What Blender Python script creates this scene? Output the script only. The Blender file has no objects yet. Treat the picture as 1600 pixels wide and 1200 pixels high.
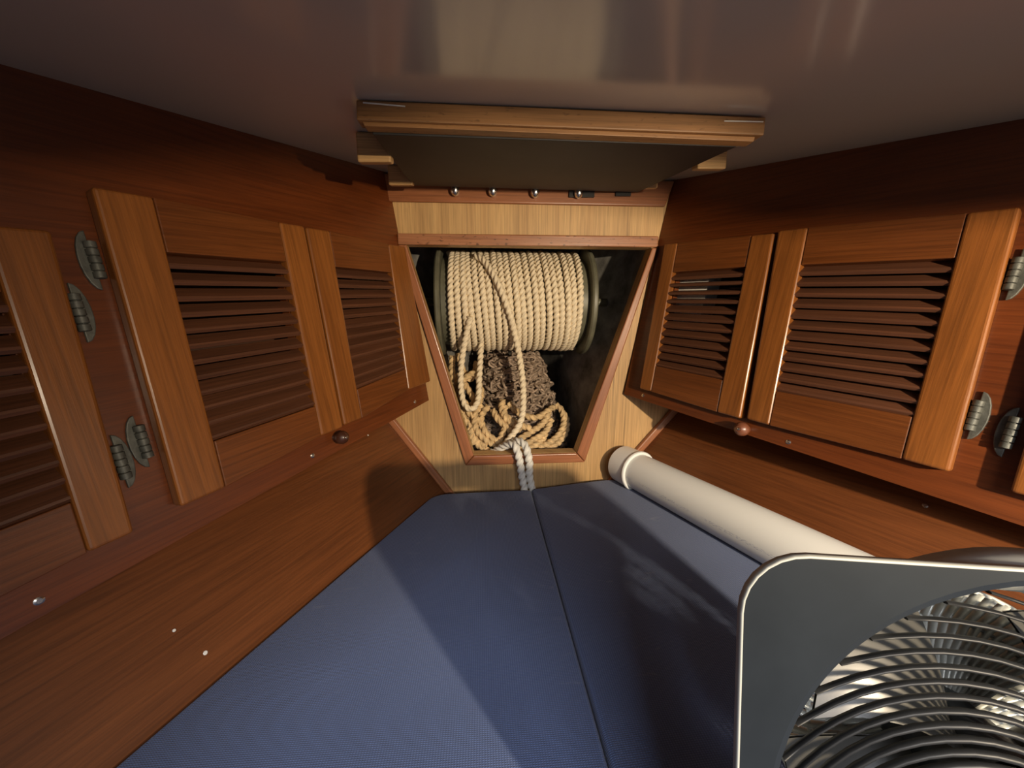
import bpy, bmesh, math, random
from mathutils import Vector as V, Matrix, noise
random.seed(7)
S = bpy.context.scene
COL = S.collection
PI = math.pi

# ------------------------------------------------------------------ camera
F = 600.0                                   # focal length in pixels of a 1600 px wide frame
Yc = V(((755-800)/F, (600-499)/F, 1)).normalized()      # bow direction seen by the camera
Zc = V((0, 1, -(600-499)/F)); Zc = (Zc - Yc*Zc.dot(Yc)).normalized()
Xc = Yc.cross(Zc)
if Xc.x < 0: Xc = -Xc
right = V((Xc.x, Yc.x, Zc.x)); up = V((Xc.y, Yc.y, Zc.y)); fwd = V((Xc.z, Yc.z, Zc.z))
cam_d = bpy.data.cameras.new('camera'); cam = bpy.data.objects.new('camera', cam_d); COL.objects.link(cam)
cam_d.sensor_width = 36; cam_d.lens = 36*F/1600; cam_d.clip_start = 0.01; cam_d.clip_end = 50
m = Matrix.Identity(4)
for i in range(3):
    m[i][0] = right[i]; m[i][1] = up[i]; m[i][2] = -fwd[i]
cam.matrix_world = m
S.camera = cam

# ------------------------------------------------------------------ world, lamp, exposure
w = bpy.data.worlds.new('world'); S.world = w; w.use_nodes = True
w.node_tree.nodes['Background'].inputs[0].default_value = (0.92, 0.92, 1.0, 1)
w.node_tree.nodes['Background'].inputs[1].default_value = 0.30
ld = bpy.data.lights.new('cabin_lamp', 'SPOT'); ld.energy = 90; ld.color = (1.0, 0.82, 0.58); ld.shadow_soft_size = 0.013
ld.spot_size = math.radians(98); ld.spot_blend = 1.0           # a reading lamp aimed towards the bow
lo = bpy.data.objects.new('cabin_lamp', ld); COL.objects.link(lo); lo.location = (0.605, -0.50, 0.070)
lo.rotation_euler = (V((0.36, 1.0, -0.12))-V(lo.location)).to_track_quat('-Z', 'Y').to_euler()
fd = bpy.data.lights.new('fill_light', 'AREA'); fd.energy = 66; fd.color = (0.92, 0.94, 1.0); fd.shape = 'RECTANGLE'; fd.size = 1.3; fd.size_y = 0.8  # unseen soft fill, added aft to lift the shadows on the cushions
fo = bpy.data.objects.new('fill_light', fd); COL.objects.link(fo); fo.location = (0.30, -1.9, 0.85)
fo.rotation_euler = (V((0.15, 0.5, -0.40))-V(fo.location)).to_track_quat('-Z', 'Y').to_euler()
S.view_settings.view_transform = 'Standard'; S.view_settings.look = 'None'
S.view_settings.exposure = 0.0; S.view_settings.gamma = 1.0; S.view_settings.use_curve_mapping = False

# ------------------------------------------------------------------ helpers
def ray(u, v):
    c = V(((u-800)/F, (600-v)/F, 1)); return V((c.dot(Xc), c.dot(Yc), c.dot(Zc)))
def at(u, v, y):                            # the point at depth y (metres towards the bow) met by that line of sight
    r = ray(u, v); return r*(y/r.y)

def new_mat(name):
    mt = bpy.data.materials.new(name); mt.use_nodes = True
    nt = mt.node_tree; b = nt.nodes['Principled BSDF']; return mt, nt, b
def N(nt, t, **kw):
    n = nt.nodes.new(t)
    for k, x in kw.items():
        if k in n.inputs: n.inputs[k].default_value = x
        else: setattr(n, k, x)
    return n
def ramp(nt, fac, stops):
    r = nt.nodes.new('ShaderNodeValToRGB'); e = r.color_ramp.elements
    e[0].position, e[0].color = stops[0][0], (*stops[0][1], 1)
    e[1].position, e[1].color = stops[-1][0], (*stops[-1][1], 1)
    for p, c in stops[1:-1]:
        x = e.new(p); x.color = (*c, 1)
    nt.links.new(fac, r.inputs[0]); return r.outputs[0]
def mixc(nt, fac, a, b, mode='MIX'):
    n = nt.nodes.new('ShaderNodeMix'); n.data_type = 'RGBA'; n.blend_type = mode
    for s, x in ((n.inputs[0], fac), (n.inputs[6], a), (n.inputs[7], b)):
        if hasattr(x, 'links'): nt.links.new(x, s)
        elif isinstance(x, (int, float)): s.default_value = x
        else: s.default_value = (*x, 1)
    return n.outputs[2]
def mapped(nt, scale, src='UV'):
    tc = nt.nodes.new('ShaderNodeTexCoord'); mp = nt.nodes.new('ShaderNodeMapping')
    mp.inputs['Scale'].default_value = scale; nt.links.new(tc.outputs[src], mp.inputs[0]); return mp.outputs[0]
def bump(nt, b, h, strength, dist):
    n = N(nt, 'ShaderNodeBump', Strength=strength, Distance=dist); nt.links.new(h, n.inputs['Height'])
    nt.links.new(n.outputs[0], b.inputs['Normal'])

def wood(name, dark, light, rough=0.34, band=14, fine=110, coat=0.25, speck=0.0, fine_amt=0.35, streak=0.0):
    mt, nt, b = new_mat(name)
    n1 = N(nt, 'ShaderNodeTexNoise', Scale=1.0, Detail=3.0, Roughness=0.6, Distortion=0.6)
    nt.links.new(mapped(nt, (1.6, band, 1)), n1.inputs['Vector'])
    n2 = N(nt, 'ShaderNodeTexNoise', Scale=1.0, Detail=4.0, Roughness=0.7, Distortion=0.15)
    nt.links.new(mapped(nt, (6, fine*2.2, 1)), n2.inputs['Vector'])
    mid = tuple((a+c)/2 for a, c in zip(dark, light))
    c1 = ramp(nt, n1.outputs[0], ((0.28, dark), (0.5, mid), (0.72, light)))
    f2 = ramp(nt, n2.outputs[0], ((0.35, (1-fine_amt,)*3), (0.6, (1, 1, 1))))
    c = mixc(nt, 1.0, c1, f2, 'MULTIPLY')
    if streak:
        n4 = N(nt, 'ShaderNodeTexNoise', Scale=1.0, Detail=5.0, Roughness=0.7, Distortion=0.5)
        nt.links.new(mapped(nt, (1.6, 75, 1)), n4.inputs['Vector'])
        f4 = ramp(nt, n4.outputs[0], ((0.30, (1-streak,)*3), (0.44, (1, 1, 1))))
        c = mixc(nt, 1.0, c, f4, 'MULTIPLY')
    if speck:
        n3 = N(nt, 'ShaderNodeTexNoise', Scale=1.0, Detail=2.0)
        nt.links.new(mapped(nt, (70, 190, 1)), n3.inputs['Vector'])
        f3 = ramp(nt, n3.outputs[0], ((0.30, (1-speck,)*3), (0.37, (1, 1, 1))))
        c = mixc(nt, 1.0, c, f3, 'MULTIPLY')
    nt.links.new(c, b.inputs['Base Color'])
    b.inputs['Roughness'].default_value = rough; b.inputs['Coat Weight'].default_value = coat
    b.inputs['Coat Roughness'].default_value = 0.22
    bump(nt, b, n2.outputs[0], 0.12, 0.002)
    return mt
def plain(name, col, rough=0.5, metal=0.0, var=0.15, scale=30, coat=0.0, bmp=0.0):
    mt, nt, b = new_mat(name)
    n = N(nt, 'ShaderNodeTexNoise', Scale=scale, Detail=4.0, Roughness=0.6)
    nt.links.new(mapped(nt, (1, 1, 1), 'Object'), n.inputs['Vector'])
    lo_ = tuple(max(0, x*(1-var)) for x in col); hi = tuple(x*(1+var) for x in col)
    nt.links.new(ramp(nt, n.outputs[0], ((0.3, lo_), (0.7, hi))), b.inputs['Base Color'])
    b.inputs['Roughness'].default_value = rough; b.inputs['Metallic'].default_value = metal
    b.inputs['Coat Weight'].default_value = coat
    if bmp: bump(nt, b, n.outputs[0], bmp, 0.003)
    return mt

MAH = wood('mahogany_panel', (0.098, 0.022, 0.0045), (0.170, 0.042, 0.0085), 0.36, 10, 90)
HULLW = wood('hull_ceiling_wood', (0.115, 0.033, 0.008), (0.180, 0.055, 0.0135), 0.42, 9, 90, 0.2)
STILE = wood('door_stile_wood', (0.20, 0.064, 0.0125), (0.315, 0.108, 0.022), 0.36, 16, 100)
RAIL = wood('door_rail_wood', (0.125, 0.035, 0.0075), (0.20, 0.060, 0.013), 0.36, 16, 110)  # darker than the stiles: the grain's sheen is put into the base colour
SLAT = wood('louvre_slat_wood', (0.085, 0.030, 0.013), (0.14, 0.050, 0.022), 0.55, 20, 120, 0.0)
VENEER = wood('light_veneer', (0.46, 0.26, 0.10), (0.62, 0.38, 0.155), 0.5, 22, 120, 0.0, 0.0, 0.3, 0.45)
TRIMW = wood('reddish_trim_wood', (0.30, 0.10, 0.035), (0.42, 0.16, 0.065), 0.38, 16, 100)
TRIMWORN = wood('worn_trim_wood', (0.34, 0.13, 0.055), (0.48, 0.22, 0.11), 0.36, 16, 100, 0.3, 0.6)
OAK = wood('hatch_frame_wood', (0.27, 0.125, 0.042), (0.38, 0.19, 0.07), 0.5, 18, 120, 0.0, 0.35)
BLOCK = wood('cleat_wood', (0.52, 0.30, 0.12), (0.66, 0.40, 0.17), 0.5, 14, 120, 0.0)
KNOBW = wood('turn_button_wood', (0.16, 0.05, 0.022), (0.28, 0.10, 0.05), 0.4, 30, 120)
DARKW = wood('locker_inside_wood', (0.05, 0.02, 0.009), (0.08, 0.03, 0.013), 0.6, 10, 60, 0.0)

def ceiling_mat():
    mt, nt, b = new_mat('grey_ceiling_laminate')
    n = N(nt, 'ShaderNodeTexNoise', Scale=2.2, Detail=3.0)
    nt.links.new(mapped(nt, (1, 1, 1), 'Object'), n.inputs['Vector'])
    nt.links.new(ramp(nt, n.outputs[0], ((0.3, (0.49, 0.445, 0.385)), (0.7, (0.54, 0.49, 0.425)))), b.inputs['Base Color'])
    b.inputs['Roughness'].default_value = 0.16; b.inputs['Specular IOR Level'].default_value = 1.0
    return mt
CEIL = ceiling_mat()

def fabric_mat():
    mt, nt, b = new_mat('blue_woven_fabric')
    vec = mapped(nt, (1, 1, 1))
    w1 = N(nt, 'ShaderNodeTexWave', Scale=150.0, Distortion=1.2, bands_direction='X'); w1.inputs['Detail Scale'].default_value = 3
    w2 = N(nt, 'ShaderNodeTexWave', Scale=110.0, Distortion=1.2, bands_direction='Y'); w2.inputs['Detail Scale'].default_value = 3
    for x in (w1, w2): nt.links.new(vec, x.inputs['Vector'])
    mx = N(nt, 'ShaderNodeMath', operation='MULTIPLY'); nt.links.new(w1.outputs['Fac'], mx.inputs[0]); nt.links.new(w2.outputs['Fac'], mx.inputs[1])
    big = N(nt, 'ShaderNodeTexNoise', Scale=5.0, Detail=3.0); nt.links.new(vec, big.inputs['Vector'])
    base = ramp(nt, big.outputs[0], ((0.3, (0.067, 0.104, 0.230)), (0.7, (0.086, 0.128, 0.272))))
    thr = ramp(nt, mx.outputs[0], ((0.0, (0.72,)*3), (0.7, (1.1,)*3)))
    c = mixc(nt, 1.0, base, thr, 'MULTIPLY')
    lint = N(nt, 'ShaderNodeTexNoise', Scale=1.0, Detail=5.0, Roughness=0.7, Distortion=0.4); nt.links.new(mapped(nt, (60, 22, 1)), lint.inputs['Vector'])
    area = N(nt, 'ShaderNodeTexNoise', Scale=7.0, Detail=1.0); nt.links.new(vec, area.inputs['Vector'])
    lf = ramp(nt, lint.outputs[0], ((0.58, (0, 0, 0)), (0.72, (1, 1, 1)))); af = ramp(nt, area.outputs[0], ((0.52, (0, 0, 0)), (0.66, (0.5,)*3)))
    lm = mixc(nt, 1.0, lf, af, 'MULTIPLY')
    c = mixc(nt, lm, c, (0.22, 0.23, 0.30))
    nt.links.new(c, b.inputs['Base Color']); b.inputs['Roughness'].default_value = 0.9
    b.inputs['Sheen Weight'].default_value = 0.25; b.inputs['Sheen Roughness'].default_value = 0.5
    bump(nt, b, mx.outputs[0], 0.5, 0.0012)
    return mt
FABRIC = fabric_mat()

def pipe_mat():
    mt, nt, b = new_mat('white_pvc_printed')
    tc = nt.nodes.new('ShaderNodeTexCoord'); sp = nt.nodes.new('ShaderNodeSeparateXYZ'); nt.links.new(tc.outputs['UV'], sp.inputs[0])
    # one faint, worn line of blue-grey ink along the pipe, illegible as in the photograph
    d = N(nt, 'ShaderNodeMath', operation='SUBTRACT'); d.inputs[1].default_value = 0.5; nt.links.new(sp.outputs[1], d.inputs[0])
    a = N(nt, 'ShaderNodeMath', operation='ABSOLUTE'); nt.links.new(d.outputs[0], a.inputs[0])
    band = N(nt, 'ShaderNodeMath', operation='LESS_THAN'); band.inputs[1].default_value = 0.010; nt.links.new(a.outputs[0], band.inputs[0])
    ink = N(nt, 'ShaderNodeTexNoise', Scale=1.0, Detail=2.0); nt.links.new(mapped(nt, (210, 190, 1)), ink.inputs['Vector'])
    gap = N(nt, 'ShaderNodeTexNoise', Scale=1.0, Detail=1.0); nt.links.new(mapped(nt, (17, 2, 1)), gap.inputs['Vector'])
    i1 = ramp(nt, ink.outputs[0], ((0.50, (0, 0, 0)), (0.60, (1, 1, 1)))); i2 = ramp(nt, gap.outputs[0], ((0.42, (0, 0, 0)), (0.52, (0.55,)*3)))
    f = mixc(nt, 1.0, mixc(nt, 1.0, i1, i2, 'MULTIPLY'), band.outputs[0], 'MULTIPLY')
    c = mixc(nt, f, (0.80, 0.79, 0.74), (0.22, 0.24, 0.36))
    nt.links.new(c, b.inputs['Base Color']); b.inputs['Roughness'].default_value = 0.32
    return mt
PIPE = pipe_mat()
PVC = plain('white_pvc', (0.80, 0.79, 0.74), 0.32, 0, 0.03, 10)
ROPE = plain('tan_rope', (0.80, 0.68, 0.49), 0.8, 0, 0.12, 120, 0, 0.2)
ROPEOLD = plain('old_tan_rope', (0.62, 0.44, 0.23), 0.85, 0, 0.35, 60, 0, 0.2)
ROPEWHITE = plain('off_white_rope', (0.72, 0.69, 0.62), 0.8, 0, 0.12, 90, 0, 0.2)
RUST = plain('rusty_chain', (0.36, 0.27, 0.20), 0.65, 0.2, 0.6, 60)
HULLIN = plain('bare_hull_glassfibre', (0.27, 0.255, 0.23), 0.7, 0, 0.6, 14, 0, 0.5)
FLANGE = plain('olive_spool_flange', (0.13, 0.125, 0.085), 0.45, 0, 0.3, 18)
BLACKP = plain('hatch_dark_screen', (0.022, 0.019, 0.017), 0.65, 0, 0.4, 7)
STEEL = plain('bright_steel', (0.72, 0.70, 0.66), 0.25, 1.0, 0.1, 40)
HINGEM = plain('oxidised_hinge_metal', (0.095, 0.097, 0.085), 0.55, 0.35, 0.35, 80, 0, 0.3)
FANGREY = plain('fan_face_plastic', (0.014, 0.017, 0.020), 0.33, 0, 0.12, 20)
FANGREY.node_tree.nodes['Principled BSDF'].inputs['Specular IOR Level'].default_value = 0.3
FANRIB = plain('fan_rib_plastic', (0.014, 0.0145, 0.0155), 0.45, 0, 0.1, 20); FANRIB.node_tree.nodes['Principled BSDF'].inputs['Specular IOR Level'].default_value = 0.25
FANRIM = plain('fan_rim_plastic', (0.42, 0.41, 0.36), 0.5, 0, 0.05, 20)
FANBODY = plain('fan_housing_plastic', (0.36, 0.37, 0.355), 0.5, 0, 0.08, 20)
FANFIN = plain('fan_rear_fins', (0.45, 0.46, 0.43), 0.35, 0.3, 0.1, 30)
FANBLADE = plain('fan_blade_plastic', (0.05, 0.048, 0.043), 0.35, 0, 0.1, 20)
WHITEBOX = plain('white_card', (0.8, 0.78, 0.7), 0.6, 0, 0.05, 20)
FLECK_GLINT = plain('white_fleck_and_glint', (0.75, 0.72, 0.66), 0.6, 0, 0.05, 20)  # paint flecks on the lining, and the painted glints on the hatch bar

def uvgrain(me, g, seed=None):
    """UV: u along the grain direction g, v across it, both in metres."""
    g = V(g).normalized(); uv = me.uv_layers.new(name='grain')
    ou, ov = random.uniform(0, 9), random.uniform(0, 9)
    if seed is not None: ou, ov = seed
    for p in me.polygons:
        n = p.normal; t = n.cross(g)
        if t.length < 0.2: t = n.orthogonal()
        t.normalize()
        for li in p.loop_indices:
            co = me.vertices[me.loops[li].vertex_index].co
            uv.data[li].uv = (co.dot(g)+ou, co.dot(t)+ov)

def link(name, me, mat, parent=None):
    o = bpy.data.objects.new(name, me); COL.objects.link(o)
    if me.materials: pass
    else: me.materials.append(mat)
    if parent is not None: o.parent = parent
    return o
def origin_of(parent):
    o = V((0, 0, 0))
    while parent is not None:
        o += parent.location; parent = parent.parent
    return o
def mesh(name, vs, fs, mat, parent=None, grain=None, smooth=False, bev=0.0, seg=2, solid=None, seed=None):
    """World-space vertices -> one mesh object, stored relative to its parent (or to its own base when top-level)."""
    vs = [V(x) for x in vs]
    if parent is None:
        lo_ = [min(v[i] for v in vs) for i in range(3)]; hi = [max(v[i] for v in vs) for i in range(3)]
        base = V(((lo_[0]+hi[0])/2, (lo_[1]+hi[1])/2, lo_[2]))
    else: base = origin_of(parent)
    bm = bmesh.new(); bv = [bm.verts.new(v-base) for v in vs]
    for f in fs:
        try: bm.faces.new([bv[i] for i in f])
        except ValueError: pass
    bmesh.ops.recalc_face_normals(bm, faces=bm.faces)
    if solid:
        bmesh.ops.solidify(bm, geom=bm.faces[:], thickness=solid); bmesh.ops.recalc_face_normals(bm, faces=bm.faces)
    if bev: bmesh.ops.bevel(bm, geom=bm.edges[:], offset=bev, segments=seg, affect='EDGES', profile=0.5, clamp_overlap=True)
    me = bpy.data.meshes.new(name); bm.to_mesh(me); bm.free()
    if grain is not None: uvgrain(me, grain, seed)
    if smooth:
        for p in me.polygons: p.use_smooth = True
    o = link(name, me, mat, parent)
    if parent is None: o.location = base
    return o
HEX = [(0, 1, 2, 3), (7, 6, 5, 4), (0, 4, 5, 1), (1, 5, 6, 2), (2, 6, 7, 3), (3, 7, 4, 0)]
def hexa(name, q0, q1, mat, parent=None, grain=None, bev=0.002, seg=2, smooth=False):
    return mesh(name, list(q0)+list(q1), HEX, mat, parent, grain, smooth, bev, seg)
def box(name, lo_, hi, mat, parent=None, grain=(1, 0, 0), bev=0.002, seg=2):
    (a, b, c), (d, e, f) = lo_, hi
    return hexa(name, [(a, b, c), (d, b, c), (d, b, f), (a, b, f)], [(a, e, c), (d, e, c), (d, e, f), (a, e, f)], mat, parent, grain, bev, seg)
def tag(o, label=None, cat=None, group=None, kind=None):
    for k, x in (('label', label), ('category', cat), ('group', group), ('kind', kind)):
        if x: o[k] = x
    return o
def thing(name, loc, label, cat, group=None):
    o = bpy.data.objects.new(name, None); COL.objects.link(o); o.location = loc; o.empty_display_size = 0.05
    return tag(o, label, cat, group)
def frame_from(tangent):
    t = tangent.normalized(); a = t.orthogonal().normalized(); return a, t.cross(a)
def lathe_pts(profile, n, a, b, c, o):      # profile [(r, h)] about axis c through o
    vs = []; fs = []
    for r, h in profile:
        for i in range(n):
            th = 2*PI*i/n; vs.append(o+a*(r*math.cos(th))+b*(r*math.sin(th))+c*h)
    for k in range(len(profile)-1):
        for i in range(n):
            j = (i+1) % n; fs.append((k*n+i, k*n+j, (k+1)*n+j, (k+1)*n+i))
    return vs, fs
def lathe(name, profile, axis, o, mat, parent=None, n=24, cap=True, smooth=True, grain=None):
    c = V(axis).normalized(); a, b = frame_from(c)
    vs, fs = lathe_pts(profile, n, a, b, c, V(o))
    if cap:
        fs.append(tuple(range(n))); fs.append(tuple(range(len(vs)-n, len(vs))))
    ob = mesh(name, vs, fs, mat, parent, grain, False)
    if smooth:
        for p in ob.data.polygons: p.use_smooth = len(p.vertices) == 4
        mark_sharp(ob.data, 40)
    return ob
def mark_sharp(me, deg):
    bm = bmesh.new(); bm.from_mesh(me)
    for e in bm.edges:
        if len(e.link_faces) == 2 and e.calc_face_angle(0) > math.radians(deg): e.smooth = False
    bm.to_mesh(me); bm.free()
def catmull(pts, step):
    pts = [V(p) for p in pts]; P = [pts[0]*2-pts[1]]+pts+[pts[-1]*2-pts[-2]]; dense = []
    for i in range(1, len(P)-2):
        p0, p1, p2, p3 = P[i-1:i+3]; n = max(4, int((p2-p1).length/step*2))
        for k in range(n):
            t = k/n
            dense.append(0.5*((2*p1)+(p2-p0)*t+(2*p0-5*p1+4*p2-p3)*t*t+(3*p1-p0-3*p2+p3)*t**3))
    dense.append(pts[-1]); out = [dense[0]]; acc = 0
    for a, b in zip(dense, dense[1:]):
        acc += (b-a).length
        if acc >= step: out.append(b); acc = 0
    return out
PROF = []
for i in range(12):                          # three strands laid together, two shallow samples on each crown
    k = i % 4; PROF.append((2*PI*i/12, (0.60, 0.90, 1.03, 0.90)[k]))
def rope_geo(path, r, pitch, ph=0.0):
    vs = []; fs = []; n = len(PROF); a = None; s = 0
    for i, p in enumerate(path):
        t = (path[min(i+1, len(path)-1)]-path[max(i-1, 0)]).normalized()
        if a is None: a = t.orthogonal().normalized()
        a = (a-t*a.dot(t)).normalized(); b = t.cross(a)
        if i: s += (p-path[i-1]).length
        tw = 2*PI*s/pitch+ph
        for th, q in PROF:
            vs.append(p+a*(r*q*math.cos(th+tw))+b*(r*q*math.sin(th+tw)))
        if i:
            o = (i-1)*n
            for k in range(n): fs.append((o+k, o+(k+1) % n, o+n+(k+1) % n, o+n+k))
    fs.append(tuple(range(n))); fs.append(tuple(range(len(vs)-n, len(vs))))
    return vs, fs
def rope(name, path, r, mat, parent, pitch=None):
    pitch = pitch or r*4.6
    vs, fs = rope_geo(path, r, pitch, random.uniform(0, 6))
    return mesh(name, vs, fs, mat, parent, None, True)

# ------------------------------------------------------------------ the room's surfaces
def ceil_z(y):
    a = 0.343+0.168*(y-1)
    return max(a, 0.2187)
ys = [1.12, 1.0, 0.8, 0.6, 0.45, 0.34, 0.26, 0.1, -0.2, -0.22]
vs = []; fs = []
for y in ys: vs += [(-1.0, y, ceil_z(y)), (1.25, y, ceil_z(y)), (-1.0, y, ceil_z(y)+0.03), (1.25, y, ceil_z(y)+0.03)]
for i in range(len(ys)-1):
    o = 4*i; fs += [(o, o+1, o+5, o+4), (o+2, o+6, o+7, o+3), (o, o+4, o+6, o+2), (o+1, o+3, o+7, o+5)]
fs += [(0, 2, 3, 1), (len(vs)-4, len(vs)-3, len(vs)-1, len(vs)-2)]
tag(mesh('ceiling', vs, fs, CEIL), kind='structure')

# front bulkhead: veneered panel with a V-shaped opening
YB = 1.0
HOLE = [(-0.186, 0.181), (0.432, 0.181), (0.253, -0.362), (-0.030, -0.362)]
def plate_with_hole(name, outer, hole, y0, y1, mat, grain):
    n = len(hole); vs = [(x, y0, z) for x, z in outer]+[(x, y0, z) for x, z in hole]
    vs += [(x, y1, z) for x, z in outer]+[(x, y1, z) for x, z in hole]; fs = []
    for i in range(n):
        j = (i+1) % n
        fs += [(i, j, n+j, n+i), (2*n+i, 3*n+i, 3*n+j, 2*n+j), (n+i, n+j, 3*n+j, 3*n+i), (i, 2*n+i, 2*n+j, j)]
    return mesh(name, vs, fs, mat, None, grain)
tag(plate_with_hole('wall_front', [(-0.80, 0.342), (1.05, 0.342), (0.62, -0.60), (-0.40, -0.60)], HOLE, YB, YB+0.034, VENEER, (0, 0, 1)), kind='structure')

# aft bulkhead with its arched doorway (behind the camera)
arch = [(-0.25, -0.60), (-0.25, -0.10), (-0.20, 0.0), (-0.05, 0.050), (0.15, 0.078), (0.27, 0.094), (0.35, 0.112), (0.42, 0.120), (0.51, 0.120), (0.575, 0.112), (0.594, 0.094), (0.645, 0.088), (0.72, 0.03), (0.78, -0.10), (0.78, -0.60)]
cx, cz = 0.45, -0.2; outer = []
for x, z in arch: outer.append((x, z))
n = len(arch); vs = []; fs = []
def outp(x, z, i):
    if i in (0,): return (-0.95, -0.60)
    if i == n-1: return (1.20, -0.60)
    if x < 0.1: return (-0.95, z)
    if x > 0.62: return (1.20, z)
    return (-0.95+(x-0.1)/0.52*2.15, 0.2190)
for yy in (-0.20, -0.22):
    for i, (x, z) in enumerate(arch): vs.append((x, yy, z))
    for i, (x, z) in enumerate(arch): vs.append((outp(x, z, i)[0], yy, outp(x, z, i)[1]))
for i in range(n-1):
    fs += [(i, i+1, n+i+1, n+i), (2*n+i, 3*n+i, 3*n+i+1, 2*n+i+1), (i, 2*n+i, 2*n+i+1, i+1)]
tag(mesh('wall_back', vs, fs, MAH, None, (0, 0, 1)), kind='structure')

# hull linings below the lockers.  Each is a sloping plane: a line of constant height runs along q
def hull_x(side, y, z):
    if side < 0: return -0.117-(z+0.445)*0.70-0.412*(1-y)
    return 0.360+(z+0.445)*0.84+0.400*(1-y)

class Face:                                  # leaning face of a locker: s along it, t up it, h out into the cabin
    def __init__(f, b1, b2, vp):
        f.o = at(*b1, 1.0); f.d = ray(*vp).normalized(); e = at(*b2, 1.0)-f.o
        nn = f.d.cross(e).normalized(); f.t = nn.cross(f.d)
        if f.t.z < 0: f.t = -f.t
        f.n = nn if nn.y < 0 else -nn
    def p(f, s, t, h=0.0): return f.o+f.d*s+f.t*t+f.n*h
LF = Face((605, 270), (670, 625), (1058, 450)); RF = Face((1050, 285), (970, 615), (440, 450))
LF.bot = lambda s: -0.557+0.058*s
RF.bot = lambda s: -0.546+0.015*s
SEND = -1.335
def face_top(f, s):                          # t at which the face meets the ceiling
    t = 0.0
    for _ in range(8):
        q = f.p(s, t); t += (ceil_z(q.y)-q.z)/f.t.z
    return t

for side, f, nm in ((-1, LF, 'wall_left'), (1, RF, 'wall_right')):
    top = []; low = []
    for y in (0.999, 0.75, 0.5, 0.25, 0.0, -0.199):
        s = (y-f.o.y)/f.d.y; zb = f.p(s, f.bot(s)).z-0.004
        top.append(V((hull_x(side, y, zb), y, zb))); low.append(V((hull_x(side, y, -0.60), y, -0.60)))
    k = len(top); vs = top+low; fs = [(i, i+1, k+i+1, k+i) for i in range(k-1)]
    off = V((side*0.02, 0, -0.012)); vs2 = vs+[v+off for v in vs]
    fs2 = fs+[tuple(2*k+j for j in reversed(q)) for q in fs]+[(0, k, 3*k, 2*k), (k-1, 3*k-1, 4*k-1, 2*k-1)]
    fs2 += [(i, 2*k+i, 2*k+i+1, i+1) for i in range(k-1)]+[(k+i, k+i+1, 3*k+i+1, 3*k+i) for i in range(k-1)]
    wl = mesh(nm, vs2, fs2, HULLW, None, (side*-0.42, 1, 0)); tag(wl, kind='structure')
    base = origin_of(wl)
    if side < 0:
        for (u, v, r) in ((272, 985, 0.0022), (321, 1020, 0.0028), (575, 680, 0.0022)):
            r0 = ray(u, v); t = 0.5          # walk the sight line to the lining
            a, b = 0.05, 2.0
            for _ in range(50):
                mth = (a+b)/2; q = r0*mth
                if q.x < hull_x(-1, q.y, q.z): b = mth
                else: a = mth
            q = r0*a; lathe('paint_fleck', [(r, 0), (r*0.7, 0.0008)], (0.82, -0.35, 0.55), q, FLECK_GLINT, wl, 7)
    else:
        r0 = ray(1446, 790); a, b = 0.05, 2.0
        for _ in range(50):
            mth = (a+b)/2; q = r0*mth
            if q.x > hull_x(1, q.y, q.z): b = mth
            else: a = mth
        lathe('screw', [(0.004, 0), (0.0038, 0.001), (0.002, 0.0017)], (-0.75, -0.35, 0.6), r0*a, STEEL, wl, 10)

# berth board under the cushions
vs = []
for z in (-0.572, -0.60):
    vs += [(hull_x(-1, 0.99, -0.572)+0.002, 0.998, z), (hull_x(1, 0.99, -0.572)-0.002, 0.998, z), (hull_x(1, -0.19, -0.572), -0.198, z), (hull_x(-1, -0.19, -0.572), -0.198, z)]
tag(mesh('floor', vs, HEX, HULLW, None, (0, 1, 0)), kind='structure')

# battens in the corners between bulkhead and linings
trim_i = [0]
def trim(q0, depth, mat, grain, bev=0.003, y0=None):
    trim_i[0] += 1
    q1 = [V(p)+V((0, depth, 0)) for p in q0]
    return tag(hexa('trim_%d' % trim_i[0], [V(p) for p in q0], q1, mat, None, grain, bev, 3), kind='structure')
for side in (-1, 1):
    a0 = V((hull_x(side, 0.985, -0.205), 0.985, -0.205)); a1 = V((hull_x(side, 0.985, -0.565), 0.985, -0.565)); d = (a0-a1).normalized()
    inn = V((-side*0.010, 0, 0.010 if side else 0))*1.35
    trim([a1, a0, a0+inn, a1+inn] if side > 0 else [a1, a0, a0+inn, a1+inn], 0.0145, TRIMW, d, 0.004)

# wooden frame round the opening, and the strip under the deckhead
YF = YB-0.010
trim([(-0.204, YF, 0.179), (0.446, YF, 0.181), (0.446, YF, 0.208), (-0.204, YF, 0.205)], 0.0098, TRIMWORN, (1, 0, 0))       # top
trim([(-0.053, YF, -0.389), (0.275, YF, -0.389), (0.251, YF, -0.362), (-0.030, YF, -0.362)], 0.0098, TRIMW, (1, 0, 0))      # bottom
trim([(-0.0525, YF, -0.388), (-0.030, YF, -0.361), (-0.184, YF, 0.1785), (-0.204, YF, 0.1785)], 0.0098, TRIMW, (-0.28, 0, 1))  # left
trim([(0.252, YF, -0.361), (0.275, YF, -0.388), (0.4455, YF, 0.1795), (0.431, YF, 0.1795)], 0.0098, TRIMW, (0.32, 0, 1))    # right
trim([(-0.222, YF, 0.277), (0.458, YF, 0.279), (0.478, YF, 0.3385), (-0.236, YF, 0.3385)], 0.0098, TRIMW, (1, 0, 0))        # under the deckhead

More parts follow.
